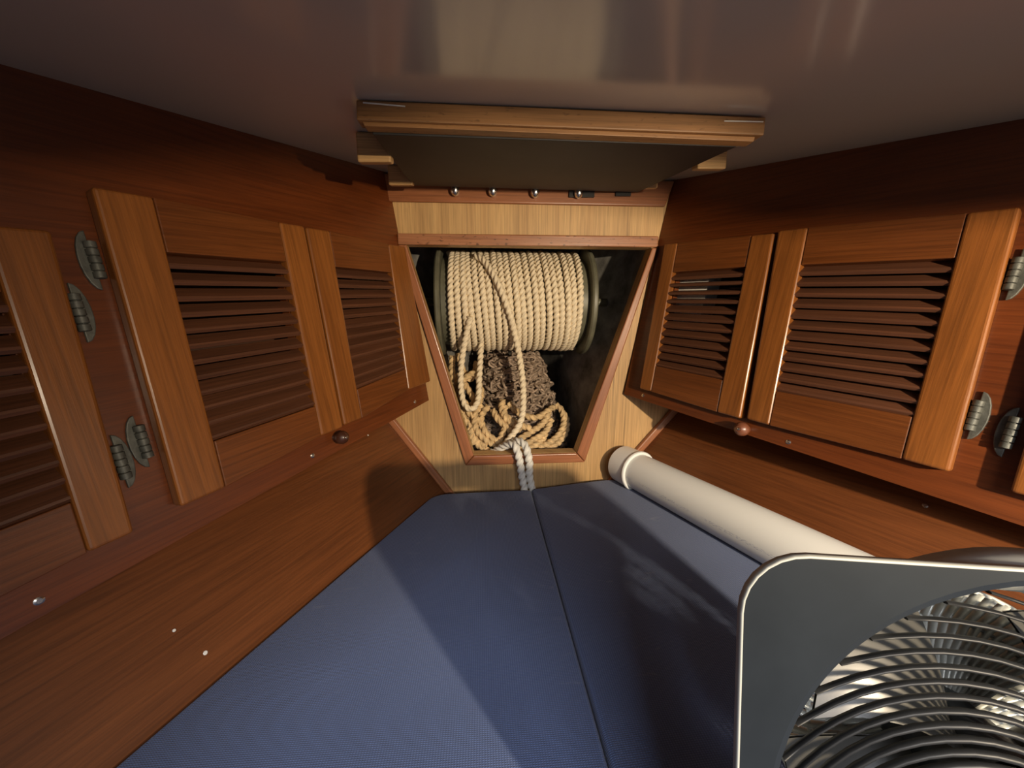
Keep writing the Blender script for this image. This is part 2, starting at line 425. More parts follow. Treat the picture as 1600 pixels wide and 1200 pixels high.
# ------------------------------------------------------------------ chain locker behind the opening
bow = 1.95; XC = 0.12
def side_wall(name, sx):
    a = [V((XC+sx*0.36, 1.036, 0.42)), V((XC+sx*0.185, 1.036, -0.47)), V((XC-sx*0.01, bow, -0.47)), V((XC-sx*0.01, bow, 0.50))]
    if sx < 0: a[0].x = -0.36; a[1].x = -0.15
    else: a[0].x = 0.52; a[1].x = 0.335
    return tag(hexa(name, a, [p+V((sx*0.02, 0, 0)) for p in a], HULLIN, None, (0, 1, 0), 0), kind='structure')
side_wall('wall_bow_left', -1); side_wall('wall_bow_right', 1)
tag(mesh('floor_bow', [(-0.16, 1.035, -0.455), (0.36, 1.035, -0.455), (0.16, bow, -0.455), (0.08, bow, -0.455), (-0.16, 1.035, -0.48), (0.36, 1.035, -0.48), (0.16, bow, -0.48), (0.08, bow, -0.48)], HEX, HULLIN), kind='structure')
tag(mesh('ceiling_bow', [(-0.3, 1.035, 0.335), (0.58, 1.035, 0.335), (0.3, bow, 0.46), (-0.05, bow, 0.46), (-0.3, 1.035, 0.38), (0.58, 1.035, 0.38), (0.3, bow, 0.48), (-0.05, bow, 0.48)], HEX, HULLIN), kind='structure')

# ------------------------------------------------------------------ louvred lockers
def bil(q, u, v):                            # q = TL, TR, BR, BL in (s, t); u along, v down
    a = [q[0][k]+(q[1][k]-q[0][k])*u for k in (0, 1)]; b = [q[3][k]+(q[2][k]-q[3][k])*u for k in (0, 1)]
    return tuple(a[k]+(b[k]-a[k])*v for k in (0, 1))
def lerp2(a, b, k): return tuple(x+(y-x)*k for x, y in zip(a, b))
def screw(parent, f, s, t, h=0.0, r=0.0042):
    lathe('screw', [(r, -0.001), (r, 0.0008), (r*0.6, 0.0016)], f.n, f.p(s, t, h), STEEL, parent, 12)

def part_empty(name, root):
    o = bpy.data.objects.new(name, None); COL.objects.link(o); o.parent = root; o.empty_display_size = 0.02; return o

def door(root, f, Q, O, nsl, hinge=None, loose=()):
    H0, H1 = 0.001, 0.020
    d = part_empty('louvre_door', root)
    def side(i0, i1, t):
        a, b = O[i0], O[i1]; tt = Q[i0][1] if t == 0 else Q[i1][1]
        k = (tt-a[1])/(b[1]-a[1]); return (a[0]+(b[0]-a[0])*k, tt)
    l0, l1, r0, r1 = side(0, 3, 0), side(0, 3, 1), side(1, 2, 0), side(1, 2, 1)
    def piece(name, pts, mat, g, h1=H1, bev=0.004):
        return hexa(name, [f.p(*p, h1) for p in pts], [f.p(*p, H0) for p in pts], mat, d, g, bev, 3)
    piece('stile', [Q[3], l1, l0, Q[0]], STILE, f.t)
    piece('stile', [r1, Q[2], Q[1], r0], STILE, f.t)
    sg = 1 if l0[0] < r0[0] else -1
    e = 0.0004*sg
    def sh(p, k): return (p[0]+k, p[1])
    piece('rail', [sh(O[0], e), sh(O[1], -e), sh(r0, -e), sh(l0, e)], RAIL, f.d, H1-0.0015, 0.0015)
    piece('rail', [sh(l1, e), sh(r1, -e), sh(O[2], -e), sh(O[3], e)], RAIL, f.d, H1-0.0015, 0.0015)
    # louvres
    th = math.radians(40); wd = 0.0122; tk = 0.0040
    sec = []
    for a, b in ((-1, -0.55), (-0.82, -1), (0.75, -1), (0.97, -0.6), (0.97, 0.6), (0.75, 1), (-0.82, 1), (-1, 0.55)):
        sec.append((a*wd, b*tk))
    for k in range(nsl):
        v = (k+0.5)/nsl; A = bil(O, -0.025, v); B = bil(O, 1.025, v); vs = []
        jit = random.uniform(-0.05, 0.05)-(0.34 if k in loose else 0)
        for P in (A, B):
            for a, b in sec:                # a along the slat's width (outwards and down), b its thickness
                ct, ch = math.cos(th+jit), math.sin(th+jit)
                vs.append(f.p(P[0], P[1]-a*ch+b*ct*1.0, 0.0075+a*ct+b*ch))
        fs = [tuple(range(8)), tuple(range(15, 7, -1))]+[(i, i+8, (i+1) % 8+8, (i+1) % 8) for i in range(8)]
        mesh('slat', vs, fs, SLAT, d, f.d)
    # hinges
    for (s, t, sd) in (hinge or ()):
        hg = part_empty('hinge', root)
        L = 0.034; W = 0.0115*sd
        outl = [(W*1.1*math.sin(PI*k/9), -L*0.98*math.cos(PI*k/9)) for k in range(10)]; no = len(outl)
        vs = [f.p(s+a, t+b, 0.0045) for a, b in outl]+[f.p(s+a, t+b, 0.0006) for a, b in outl]
        fs = [tuple(range(no)), tuple(range(2*no-1, no-1, -1))]+[(i, (i+1) % no, (i+1) % no+no, i+no) for i in range(no)]
        mesh('hinge_leaf', vs, fs, HINGEM, hg, None, False, 0.001, 2)
        prof = []; nk = 5; seg = 2*L*0.62/nk
        for k in range(nk):
            z0 = -L*0.62+k*seg; prof += [(0.0038, z0+0.0002), (0.0056, z0+0.0009), (0.0056, z0+seg-0.0009), (0.0038, z0+seg-0.0002)]
        lathe('hinge_barrel', prof, f.t, f.p(s, t, 0.0075), HINGEM, hg, 12)
    return d

def locker(f, side, name, label, doors, screws, button):
    loc = f.p(-0.6, f.bot(-0.6)); root = thing(name, loc, label, 'cabinet')
    # face board: one sheet with an opening behind every louvred panel
    ops = sorted([sorted(O, key=lambda p: p[1]) for (Q, O, *_r) in doors], key=lambda o: -max(p[0] for p in o))
    cols = []                                # (top s, t at ceiling), (s, t upper), (s, t lower), (s, bottom)
    cols.append((-0.001, (-0.001, -0.23), (-0.001, -0.46), False))
    for O in ops:
        lowr = sorted(O[:2], key=lambda p: -p[0]); upr = sorted(O[2:], key=lambda p: -p[0])
        cols.append((upr[0][0], upr[0], lowr[0], True)); cols.append((upr[1][0], upr[1], lowr[1], False))
    cols.append((SEND, (SEND, -0.23), (SEND, -0.46), False))
    vs = []; fs = []
    for i, (s, a, b, op) in enumerate(cols):
        vs += [f.p(s, face_top(f, s)+0.002), f.p(*a), f.p(*b), f.p(b[0], f.bot(b[0]))]
        if i:
            o = 4*i
            for k in range(3):
                if k == 1 and cols[i-1][3]: continue
                fs.append((o-4+k, o+k, o+k+1, o-3+k))
    # give the sheet its thickness behind the face
    m_ = len(vs); back = [v-f.n*0.016 for v in vs]; allv = vs+back; bf = [tuple(x+m_ for x in reversed(q)) for q in fs]
    cnt = {}
    for q in fs:
        for a, b in zip(q, q[1:]+q[:1]): cnt[(a, b)] = 1
    rim = [(a, b, b+m_, a+m_) for (a, b) in cnt if (b, a) not in cnt]
    mesh('face_board', allv, fs+bf+rim, MAH, root, f.d)
    out = V((-f.n.x, -f.n.y, 0)).normalized()
    e0, e1 = -0.001, SEND
    b0, b1 = f.p(e0, f.bot(e0)), f.p(e1, f.bot(e1)); th = V((0, 0, 0.012))
    i0, i1 = b0+out*0.0165, b1+out*0.0165; o0, o1 = b0+out*0.118, b1+out*0.118
    hexa('bottom_panel', [i0, i1, o1, o0], [p+th for p in (i0, i1, o1, o0)], MAH, root, f.d, 0)
    t0, t1 = f.p(e0, face_top(f, e0))+out*0.10, f.p(e1, face_top(f, e1))+out*0.10
    o0 -= out*0.0; u = V((0, 0, 0.0125))
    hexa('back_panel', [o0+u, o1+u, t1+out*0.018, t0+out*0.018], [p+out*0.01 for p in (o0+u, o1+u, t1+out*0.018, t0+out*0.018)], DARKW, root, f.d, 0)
    for D in doors: door(root, f, *D)
    for (s, t) in screws: screw(root, f, s, t)
    return root

Ldoors = [
 ([(-0.283, -0.165), (-0.010, -0.173), (-0.008, -0.507), (-0.2995, -0.528)], [(-0.236, -0.231), (-0.075, -0.236), (-0.094, -0.458), (-0.250, -0.469)], 12, ()),
 ([(-0.560, -0.159), (-0.287, -0.164), (-0.3035, -0.530), (-0.573, -0.545)], [(-0.506, -0.226), (-0.338, -0.228), (-0.350, -0.475), (-0.516, -0.478)], 12, ((-0.5725, -0.238, -1), (-0.583, -0.453, -1))),
 ([(-0.900, -0.205), (-0.604, -0.212), (-0.621, -0.550), (-0.910, -0.565)], [(-0.850, -0.272), (-0.651, -0.275), (-0.658, -0.492), (-0.857, -0.502)], 11, ((-0.600, -0.296, 1), (-0.608, -0.469, 1)))]
LR = locker(LF, -1, 'locker_cabinet', 'long mahogany locker with louvred doors along the left side of the berth', Ldoors,
            [(-0.698, -0.581), (-0.365, -0.562), (-0.061, -0.546)], None)
Rdoors = [
 ([(-0.288, -0.162), (-0.036, -0.160), (-0.062, -0.518), (-0.317, -0.522)], [(-0.249, -0.224), (-0.079, -0.229), (-0.094, -0.455), (-0.264, -0.455)], 12, (), (1, 2, 3)),
 ([(-0.580, -0.164), (-0.294, -0.159), (-0.3285, -0.519), (-0.598, -0.514)], [(-0.537, -0.225), (-0.348, -0.225), (-0.365, -0.455), (-0.547, -0.451)], 12, ((-0.600, -0.433, -1), (-0.591, -0.246, -1))),
 ([(-0.930, -0.168), (-0.637, -0.164), (-0.650, -0.517), (-0.935, -0.515)], [(-0.880, -0.230), (-0.690, -0.228), (-0.700, -0.452), (-0.885, -0.450)], 12, ((-0.6335, -0.446, 1),))]
RR = locker(RF, 1, 'locker_cabinet', 'long mahogany locker with louvred doors along the right side of the berth', Rdoors,
            [(-0.063, -0.535), (-0.40, -0.541)], None)

# turn buttons holding each pair of doors shut
def button(root, f, s, t, mat, r=0.0125):
    b = bpy.data.objects
    prof = [(r*0.62, 0.0), (r*0.7, 0.008), (r, 0.013), (r*1.02, 0.019), (r*0.82, 0.025), (r*0.4, 0.0285)]
    o = lathe('turn_button', prof, f.n, f.p(s, t, 0.0), mat, root, 20)
    lathe('screw', [(0.0030, 0), (0.0028, 0.0008), (0.0012, 0.0014)], f.n, f.p(s, t, 0.0285), STEEL, o, 10)
KNOBD = wood('dark_turn_button_wood', (0.05, 0.016, 0.008), (0.09, 0.03, 0.015), 0.4, 30, 120)
button(LR, LF, -0.310, -0.548, KNOBD); button(RR, RF, -0.324, -0.541, KNOBW, 0.0135)

# white box seen through the slats of the small right door
wb = hexa('storage_box', [RF.p(a, b, -0.024) for a, b in ((-0.150, -0.42), (-0.062, -0.42), (-0.062, -0.19), (-0.150, -0.19))],
          [RF.p(a, b, -0.070) for a, b in ((-0.150, -0.42), (-0.062, -0.42), (-0.062, -0.19), (-0.150, -0.19))], WHITEBOX, None, RF.d, 0.002)
tag(wb, 'white box glimpsed between the slats of the small right locker door', 'box')

# ------------------------------------------------------------------ hatch cover under the deckhead
hatch = thing('hatch_cover', (0.1, 0.7, 0.22), 'dark hatch screen with a wooden front bar hung under the ceiling', 'hatch cover')
def cz(y, d): return ceil_z(y)-d
YH = 0.530
tl, tr, br, bl = (at(556, 151, YH), at(1197, 183, YH), at(1194, 211, YH), at(557, 187, YH))
dy = V((0, 0.022, 0)); zt_ = ceil_z(YH)-0.0008
tl.z = min(tl.z, zt_); tr.z = min(tr.z, zt_)
hexa('front_bar', [bl, br, tr, tl], [p+dy for p in (bl, br, tr, tl)], OAK, hatch, (1, 0, 0), 0.0015)
y1 = V((0, YH+0.0045, 0)); L0, L1, L2, L3 = at(569, 196.5, YH+0.0045), at(1178, 221, YH+0.0045), at(1180, 213.5, YH+0.0045), at(566, 189.5, YH+0.0045)
hexa('lip', [L0, L1, L2, L3], [p+V((0, 0.016, 0)) for p in (L0, L1, L2, L3)], OAK, hatch, (1, 0, 0), 0.0008)
def slab(name, pts, d0, d1, mat, parent, bev=0.0015):
    return hexa(name, [(x, y, cz(y, d0)) for x, y in pts], [(x, y, cz(y, d1)) for x, y in pts], mat, parent, (1, 0, 0), bev)
def onceil(u, v, d):                          # the point d below the deckhead on that line of sight
    r = ray(u, v); t = (0.175-d)/(r.z-0.168*r.y); return r*t
fl, e0, e1 = onceil(645, 290, 0.0335), onceil(1170, 222, 0.0335), onceil(985, 306, 0.0335)
k = (0.976-e0.y)/(e1.y-e0.y); fr = e0+(e1-e0)*k
slab('screen_panel', [(-0.139, 0.551), (e0.x, 0.551), (fr.x, 0.976), (fl.x, fl.y)], 0.0335, 0.026, BLACKP, hatch)
slab('side_rail', [(-0.135, 0.556), (-0.119, 0.556), (-0.130, 0.920), (-0.146, 0.920)], 0.0255, 0.003, OAK, hatch)
slab('side_rail', [(0.324, 0.556), (0.340, 0.556), (0.344, 0.950), (0.328, 0.950)], 0.0255, 0.003, OAK, hatch)
for u0, u1, v1 in ((889, 929, 308), (962, 986, 306)):
    a, b = at(u0, v1, 0.984), at(u1, v1, 0.984); t_ = cz(0.984, 0.004)
    hexa('tab', [a, b, V((b.x, 0.984, t_)), V((a.x, 0.984, t_))], [V((p[0], 0.9895, p[2])) for p in (a, b, (b.x, 0, t_), (a.x, 0, t_))], BLACKP, hatch, (1, 0, 0), 0.001)
for (u0, v0, u1, v1) in ((567, 160, 633, 166), (1132, 189, 1193, 190)):
    a, b = at(u0, v0, YH-0.0008), at(u1, v1, YH-0.0008); z = V((0, 0, 0.0007)); y = V((0, 0.0012, 0))
    hexa('glint_line', [a-z, b-z, b+z, a+z], [a-z+y, b-z+y, b+z+y, a+z+y], FLECK_GLINT, hatch, None, 0)  # bright line on the bar, its shine put in as pale colour

# wooden blocks beside it that carry it
for (u0, u1, v1, y0, lab) in (
   (558, 611, 253, 0.665, 'wooden block left of the hatch screen, the nearer of the left two'),
   (607, 645, 289, 0.905, 'wooden block left of the hatch screen, farther one beside the bulkhead'),
   (1090, 1135, 264, 0.700, 'pale wooden block right of the hatch screen, the nearer of the right two'),
   (1009, 1028, 294, 0.920, 'pale wooden block right of the hatch screen, farther one beside the bulkhead')):
    p, q = at(u0, v1, y0), at(u1, v1, y0); y1 = y0+0.022
    bot = [(p.x, y0, p.z), (q.x, y0, q.z), (q.x, y1, q.z+0.0037), (p.x, y1, p.z+0.0037)]
    o = hexa('support_block', bot, [(x, y, cz(y, 0.0006)) for x, y, _ in bot], BLOCK, None, (1, 0, 0), 0.003, 3)
    tag(o, lab, 'block', 'blocks carrying the hatch screen')
# bolt ends through the deck along the bulkhead
for (u, v, lab, dk) in ((711, 298, 'steel bolt end under the ceiling, first from the left by bulkhead', 0), (770, 299, 'steel bolt end under the ceiling, second from the left by bulkhead', 0),
                    (836, 301, 'steel bolt end under the ceiling, third from the left by bulkhead', 0), (904, 302, 'steel bolt end under the ceiling, rightmost behind the dark tab', 0)):
    p = at(u, v, 0.978); zc = ceil_z(0.978)
    t = thing('deck_bolt', (p.x, 0.978, zc-0.001), lab, 'bolt', 'bolt ends along the front bulkhead')
    lathe('washer', [(0.0135, 0), (0.0135, -0.003)], (0, 0, 1), (p.x, 0.978, zc-0.002), STEEL, t, 18)
    h = zc-p.z
    lathe('shank', [(0.0042, -0.004), (0.0042, -h+0.006)], (0, 0, 1), (p.x, 0.978, zc), STEEL, t, 10)
    lathe('cap_nut', [(0.0112, -h+0.012), (0.0112, -h+0.002), (0.0104, -h-0.004), (0.0074, -h-0.009), (0.0024, -h-0.0115)], (0, 0, 1), (p.x, 0.978, zc), STEEL, t, 14)

# ------------------------------------------------------------------ spool of rope
SX0, SX1, SY, SZ, SR = -0.109, 0.291, 1.200, 0.052, 0.1395
spool = thing('rope_spool', (0.09, SY, SZ-0.16), 'big spool wound with tan three-strand rope in the bow opening', 'spool')
lathe('drum', [(0.128, SX0-0.005), (0.128, SX1+0.005)], (1, 0, 0), (0, SY, SZ), FLANGE, spool, 40)
for xa, xb, R in ((SX0-0.020, SX0-0.006, 0.160), (SX1+0.006, SX1+0.022, 0.160)):
    lathe('flange', [(0.03, xa), (R-0.004, xa), (R, xa+0.004), (R, xb-0.004), (R-0.004, xb), (0.03, xb)], (1, 0, 0), (0, SY, SZ), FLANGE, spool, 56)
lathe('axle', [(0.012, -0.190), (0.012, 0.385)], (1, 0, 0), (0, SY, SZ), FLANGE, spool, 16)
turns = 21.5; per = 250; tot = int(turns*per); path = []
rr = (SX1-SX0)/turns/2*1.01
for i in range(tot+1):
    k = i/tot; th = 2*PI*turns*k+PI*0.5
    wob = 0.0012*math.sin(th*0.37+1)+0.0010*math.sin(th*1.13)
    zz = (SR+wob)*math.sin(th)
    path.append(V((SX0+rr+(SX1-SX0-2*rr)*k+wob*0.7-0.10*zz*min(1, 5*k, 5*(1-k)), SY-(SR+wob)*math.cos(th), SZ+zz)))
rope('wound_rope', path, rr, ROPE, spool, 0.048)
def on_spool(u, v, extra=0.0):               # where the sight line meets the winding, lifted by extra
    r = ray(u, v); R = SR+rr+extra
    a = r.y**2+r.z**2; b = -2*(r.y*SY+r.z*SZ); c = SY**2+SZ**2-R*R; dsc = b*b-4*a*c
    if dsc < 0: return r*(SY/r.y)
    return r*((-b-math.sqrt(dsc))/(2*a))
tail = [on_spool(742, 400, 0.004), on_spool(757, 408, 0.009), on_spool(777, 440, 0.010), on_spool(793, 480, 0.010), on_spool(804, 520, 0.010), at(812, 560, 1.075), at(817, 600, 1.065), at(817, 640, 1.052), at(811, 664, 1.045), at(797, 684, 1.042), at(784, 700, 1.046)]
rope('rope_tail', catmull(tail, 0.0035), 0.0098, ROPE, spool, 0.050)
bight = [on_spool(735, 495, 0.004), on_spool(729, 520, 0.010), at(722, 560, 1.075), at(720, 600, 1.07), at(725, 630, 1.065), at(737, 639, 1.062), at(747, 625, 1.07), at(749, 590, 1.085), at(751, 556, 1.105), at(752, 535, 1.125)]
rope('rope_bight', catmull(bight, 0.0035), 0.0092, ROPE, spool, 0.050)

# ------------------------------------------------------------------ old rope heaped on the locker floor
pile = thing('rope_pile', (0.05, 1.12, -0.453), 'heap of old brownish rope loops on the locker floor below the spool', 'rope')
loops = [
 [(752, 632, 1.10), (742, 648, 1.085), (744, 670, 1.075), (757, 686, 1.07), (775, 697, 1.075), (792, 706, 1.09)],
 [(763, 634, 1.11), (752, 652, 1.095), (758, 674, 1.08), (774, 688, 1.075), (793, 697, 1.08)],
 [(740, 655, 1.10), (738, 675, 1.085), (748, 690, 1.075), (762, 698, 1.07)],
 [(786, 624, 1.12), (784, 640, 1.11), (796, 655, 1.10), (812, 664, 1.09), (830, 670, 1.09)],
 [(794, 630, 1.13), (806, 642, 1.12), (822, 650, 1.115), (840, 652, 1.11), (858, 641, 1.12), (868, 634, 1.13)],
 [(790, 634, 1.115), (788, 650, 1.10), (800, 662, 1.095), (815, 672, 1.09)],
 [(858, 645, 1.115), (848, 662, 1.10), (828, 676, 1.09), (806, 690, 1.08), (795, 700, 1.08)],
 [(862, 655, 1.12), (852, 675, 1.10), (832, 688, 1.085), (810, 700, 1.08)],
 [(852, 668, 1.12), (850, 684, 1.10), (834, 697, 1.08), (812, 706, 1.075)],
 [(868, 632, 1.14), (878, 642, 1.13), (881, 660, 1.115), (874, 678, 1.10), (858, 692, 1.09), (840, 700, 1.085)],
 [(876, 640, 1.15), (885, 655, 1.135), (884, 675, 1.115), (872, 692, 1.10), (852, 704, 1.09)],
 [(770, 640, 1.12), (778, 655, 1.10), (792, 668, 1.09), (800, 680, 1.085), (790, 690, 1.08)],
 [(780, 648, 1.12), (790, 662, 1.10), (785, 678, 1.085), (778, 690, 1.08)],
 [(707, 556, 1.13), (706, 580, 1.12), (712, 604, 1.115), (716, 625, 1.11), (724, 645, 1.105)],
 [(716, 552, 1.15), (722, 575, 1.14), (733, 592, 1.13), (742, 582, 1.13), (745, 565, 1.14)],
 [(742, 582, 1.11), (728, 590, 1.10), (718, 604, 1.095), (720, 622, 1.10), (731, 634, 1.11)],
 [(722, 628, 1.095), (730, 642, 1.09), (742, 652, 1.085), (752, 664, 1.085)],
 [(738, 640, 1.10), (748, 630, 1.10), (752, 614, 1.11), (748, 598, 1.12)],
 [(722, 638, 1.10), (726, 655, 1.09), (738, 668, 1.08), (735, 680, 1.075), (742, 694, 1.07)],
 [(728, 645, 1.11), (738, 652, 1.10), (742, 642, 1.10), (738, 628, 1.11)],
 [(733, 668, 1.085), (740, 682, 1.075), (750, 698, 1.07), (768, 706, 1.07)],
 [(712, 585, 1.13), (724, 598, 1.125), (734, 612, 1.12), (742, 630, 1.115)]]
for L in loops: rope('rope_loop', catmull([at(*p) for p in L], 0.0042), 0.0104, ROPEOLD, pile, 0.050)
# a low bed of coils beneath, carrying the loops
for (cx_, cy_, z_, R_) in ((0.03, 1.16, -0.445, 0.085), (0.12, 1.17, -0.445, 0.10), (0.06, 1.15, -0.428, 0.085), (0.13, 1.14, -0.427, 0.075), (0.10, 1.13, -0.410, 0.08), (0.05, 1.13, -0.408, 0.06), (0.12, 1.12, -0.392, 0.06)):
    pts = [V((cx_+R_*1.15*math.cos(a), cy_+R_*0.75*math.sin(a), z_+0.004*math.sin(3*a))) for a in [2*PI*k/12+cx_*9 for k in range(13)]]
    rope('rope_loop', catmull(pts, 0.006), 0.0088, ROPEOLD, pile, 0.040)

# ------------------------------------------------------------------ anchor chain heaped behind
chain = thing('anchor_chain', (0.10, 1.27, -0.453), 'heap of rusty anchor chain under the rope spool, right of the old rope', 'chain')
def link_mesh():
    vs = []; fs = []; n = 12; k = 6
    for i in range(n):
        a = 2*PI*i/n; c = V((0.0100*math.cos(a), 0, 0.0100*math.sin(a))); c.z += 0.0080 if math.sin(a) > 1e-6 else -0.0080 if math.sin(a) < -1e-6 else 0
        o = V((math.cos(a), 0, math.sin(a)))
        for j in range(k):
            b = 2*PI*j/k; vs.append(c+o*(0.0040*math.cos(b))+V((0, 1, 0))*(0.0040*math.sin(b)))
    for i in range(n):
        for j in range(k): fs.append((i*k+j, i*k+(j+1) % k, ((i+1) % n)*k+(j+1) % k, ((i+1) % n)*k+j))
    me = bpy.data.meshes.new('link'); me.from_pydata([tuple(v) for v in vs], [], fs); me.materials.append(RUST)
    for p in me.polygons: p.use_smooth = True
    return me
LM = link_mesh()
def mound(th, k):                            # k 0 top .. 1 base
    r = 0.082+0.092*k**0.8; z = -0.112-0.328*k
    return V((0.098+r*0.95*math.sin(th)+0.012*k, 1.290-r*math.cos(th)*0.98, z))
pts = []; th = -1.3; k = 0.02; dr = 1
while k < 1.0:                               # the chain is dropped in zigzags over the face of the heap
    th += dr*0.16
    if th > 1.5 or th < -1.5: dr = -dr; k += 0.036; th += dr*0.16
    p = mound(th, min(1, max(0, k+0.03*noise.noise(V((th*2.3, k*30, 0))))))
    p += V((0.028*noise.noise(p*60), 0.034*noise.noise(p*55+V((5, 1, 2)))-0.004, 0.026*noise.noise(p*62+V((9, 4, 7)))))
    pts.append(p)
cp = catmull(pts, 0.024); links = cp[:-1]
bmx = bmesh.new(); cnt = 0
for i, (a, b) in enumerate(zip(cp, cp[1:])):
    t = (b-a).normalized(); x, y = frame_from(t); an = (i % 2)*PI/2+random.uniform(-0.5, 0.5)
    x2 = x*math.cos(an)+y*math.sin(an); y2 = t.cross(x2)
    M = Matrix.Identity(4)
    for r in range(3): M[r][0] = x2[r]; M[r][1] = y2[r]; M[r][2] = t[r]; M[r][3] = ((a+b)/2-chain.location)[r]
    if cnt < 300:
        o = bpy.data.objects.new('link', LM); COL.objects.link(o); o.parent = chain; o.matrix_local = M; cnt += 1
    else:
        tmp = bmesh.new(); tmp.from_mesh(LM); tmp.transform(M); mm = bpy.data.meshes.new('tmp'); tmp.to_mesh(mm); tmp.free(); bmx.from_mesh(mm); bpy.data.meshes.remove(mm)
for i in range(900):                         # the rest of the heap, links filling the inside
    th = random.uniform(-PI, PI); k = random.uniform(0, 1)**0.8; p = mound(th, k); q = V((0.105, 1.290, p.z)); p = q+(p-q)*random.uniform(0.62, 0.94)
    M = Matrix.Translation(p-chain.location) @ Matrix.Rotation(random.uniform(0, 6), 4, 'X') @ Matrix.Rotation(random.uniform(0, 6), 4, 'Z')
    tmp = bmesh.new(); tmp.from_mesh(LM); tmp.transform(M); mm = bpy.data.meshes.new('tmp'); tmp.to_mesh(mm); tmp.free(); bmx.from_mesh(mm); bpy.data.meshes.remove(mm)
me = bpy.data.meshes.new('links'); bmx.to_mesh(me); bmx.free()
for p in me.polygons: p.use_smooth = True
tag(link('inner_links', me, RUST, chain), kind='stuff')

# ------------------------------------------------------------------ white rope doubled over the sill
dock = thing('doubled_rope', at(815, 725, 0.978), 'doubled off-white rope hanging over the sill down to the blue cushions', 'rope')
rope('strand', catmull([at(752, 713, 1.075), at(770, 706, 1.045), at(790, 696, 1.015), at(802, 694, 0.995), at(808, 704, 0.980), at(812, 722, 0.976), at(815, 742, 0.974), at(819, 764, 0.972), at(822, 780, 0.972)], 0.0035), 0.0112, ROPEWHITE, dock, 0.055)
rope('strand', catmull([at(776, 708, 1.075), at(792, 697, 1.045), at(808, 689, 1.012), at(819, 694, 0.992), at(824, 706, 0.980), at(827, 724, 0.976), at(827, 744, 0.974), at(831, 764, 0.972), at(833, 780, 0.972)], 0.0035), 0.0112, ROPEWHITE, dock, 0.055)

# ------------------------------------------------------------------ cushions
ZT, ZB = -0.446, -0.570
SEAM = 0.1225
def zt(x): return ZT+0.06*max(0.0, x-SEAM)
def cushion(label, outline, inset, feet):
    N_ = len(outline); bm = bmesh.new(); top = []; bot = []
    for x, y in outline:
        top.append(V((x, y, zt(x)))); bx, by = inset(x, y, 1.0); bot.append(V((bx, by, zt(x)-0.122)))
    c = V(((outline[0][0]+outline[2][0])/2, 0.4, ZT-0.122))
    T = [bm.verts.new(p-c) for p in top]; B = [bm.verts.new(p-c) for p in bot]
    bm.faces.new(T); bm.faces.new(B[::-1])
    for i in range(N_): bm.faces.new((T[i], B[i], B[(i+1) % N_], T[(i+1) % N_]))
    bmesh.ops.recalc_face_normals(bm, faces=bm.faces)
    for i, r in feet:                        # rounded corners at the foot
        bm.edges.ensure_lookup_table()
        e = [e for e in bm.edges if {v for v in e.verts} == {T[i], B[i]}]
        if e: bmesh.ops.bevel(bm, geom=e, offset=r, segments=5, affect='EDGES', profile=0.5)
    rim = [e for e in bm.edges if all(abs(v.co.z+c.z-zt(v.co.x+c.x)) < 1e-4 for v in e.verts) and len(e.link_faces) == 2 and min(f.normal.z for f in e.link_faces) < 0.8]
    bmesh.ops.bevel(bm, geom=rim, offset=0.013, segments=5, affect='EDGES', profile=0.5, clamp_overlap=True)
    me = bpy.data.meshes.new('berth_cushion'); bm.to_mesh(me); bm.free()
    uvgrain(me, (0, 1, 0), (0, 0))
    for p in me.polygons: p.use_smooth = True
    mark_sharp(me, 50)
    o = link('berth_cushion', me, FABRIC); o.location = c
    return tag(o, label, 'cushion', 'berth cushions')
def ins(side):
    def f_(x, y, k):
        hx = hull_x(side, y, zt(x)-0.124*k)-side*0.004
        lim = hull_x(side, y, ZT)-side*0.03
        if (side < 0 and x < lim) or (side > 0 and x > lim):
            return (hull_x(side, y, ZT-0.124*k)-side*0.005+(x-hull_x(side, y, ZT)+side*0.005), y)
        return (x, y)
    return f_
def hl(y): return hull_x(-1, y, ZT)+0.005
def hr(y): return hull_x(1, y, ZT)-0.005
Lo = [(SEAM-0.0008, -0.18), (SEAM-0.0008, 0.955), (0.03, 0.955), (hl(0.948), 0.948), (hl(-0.18), -0.18)]
Ro = [(SEAM+0.0008, -0.18), (SEAM+0.0008, 0.960), (0.24, 0.972), (hr(0.980), 0.980), (hr(-0.18), -0.18)]
cushion('blue woven berth cushion on the left of the centre seam', Lo, ins(-1), ((3, 0.03), (1, 0.008)))
cushion('blue woven berth cushion on the right, under the pipe and the fan', Ro, ins(1), ((3, 0.03), (1, 0.008)))

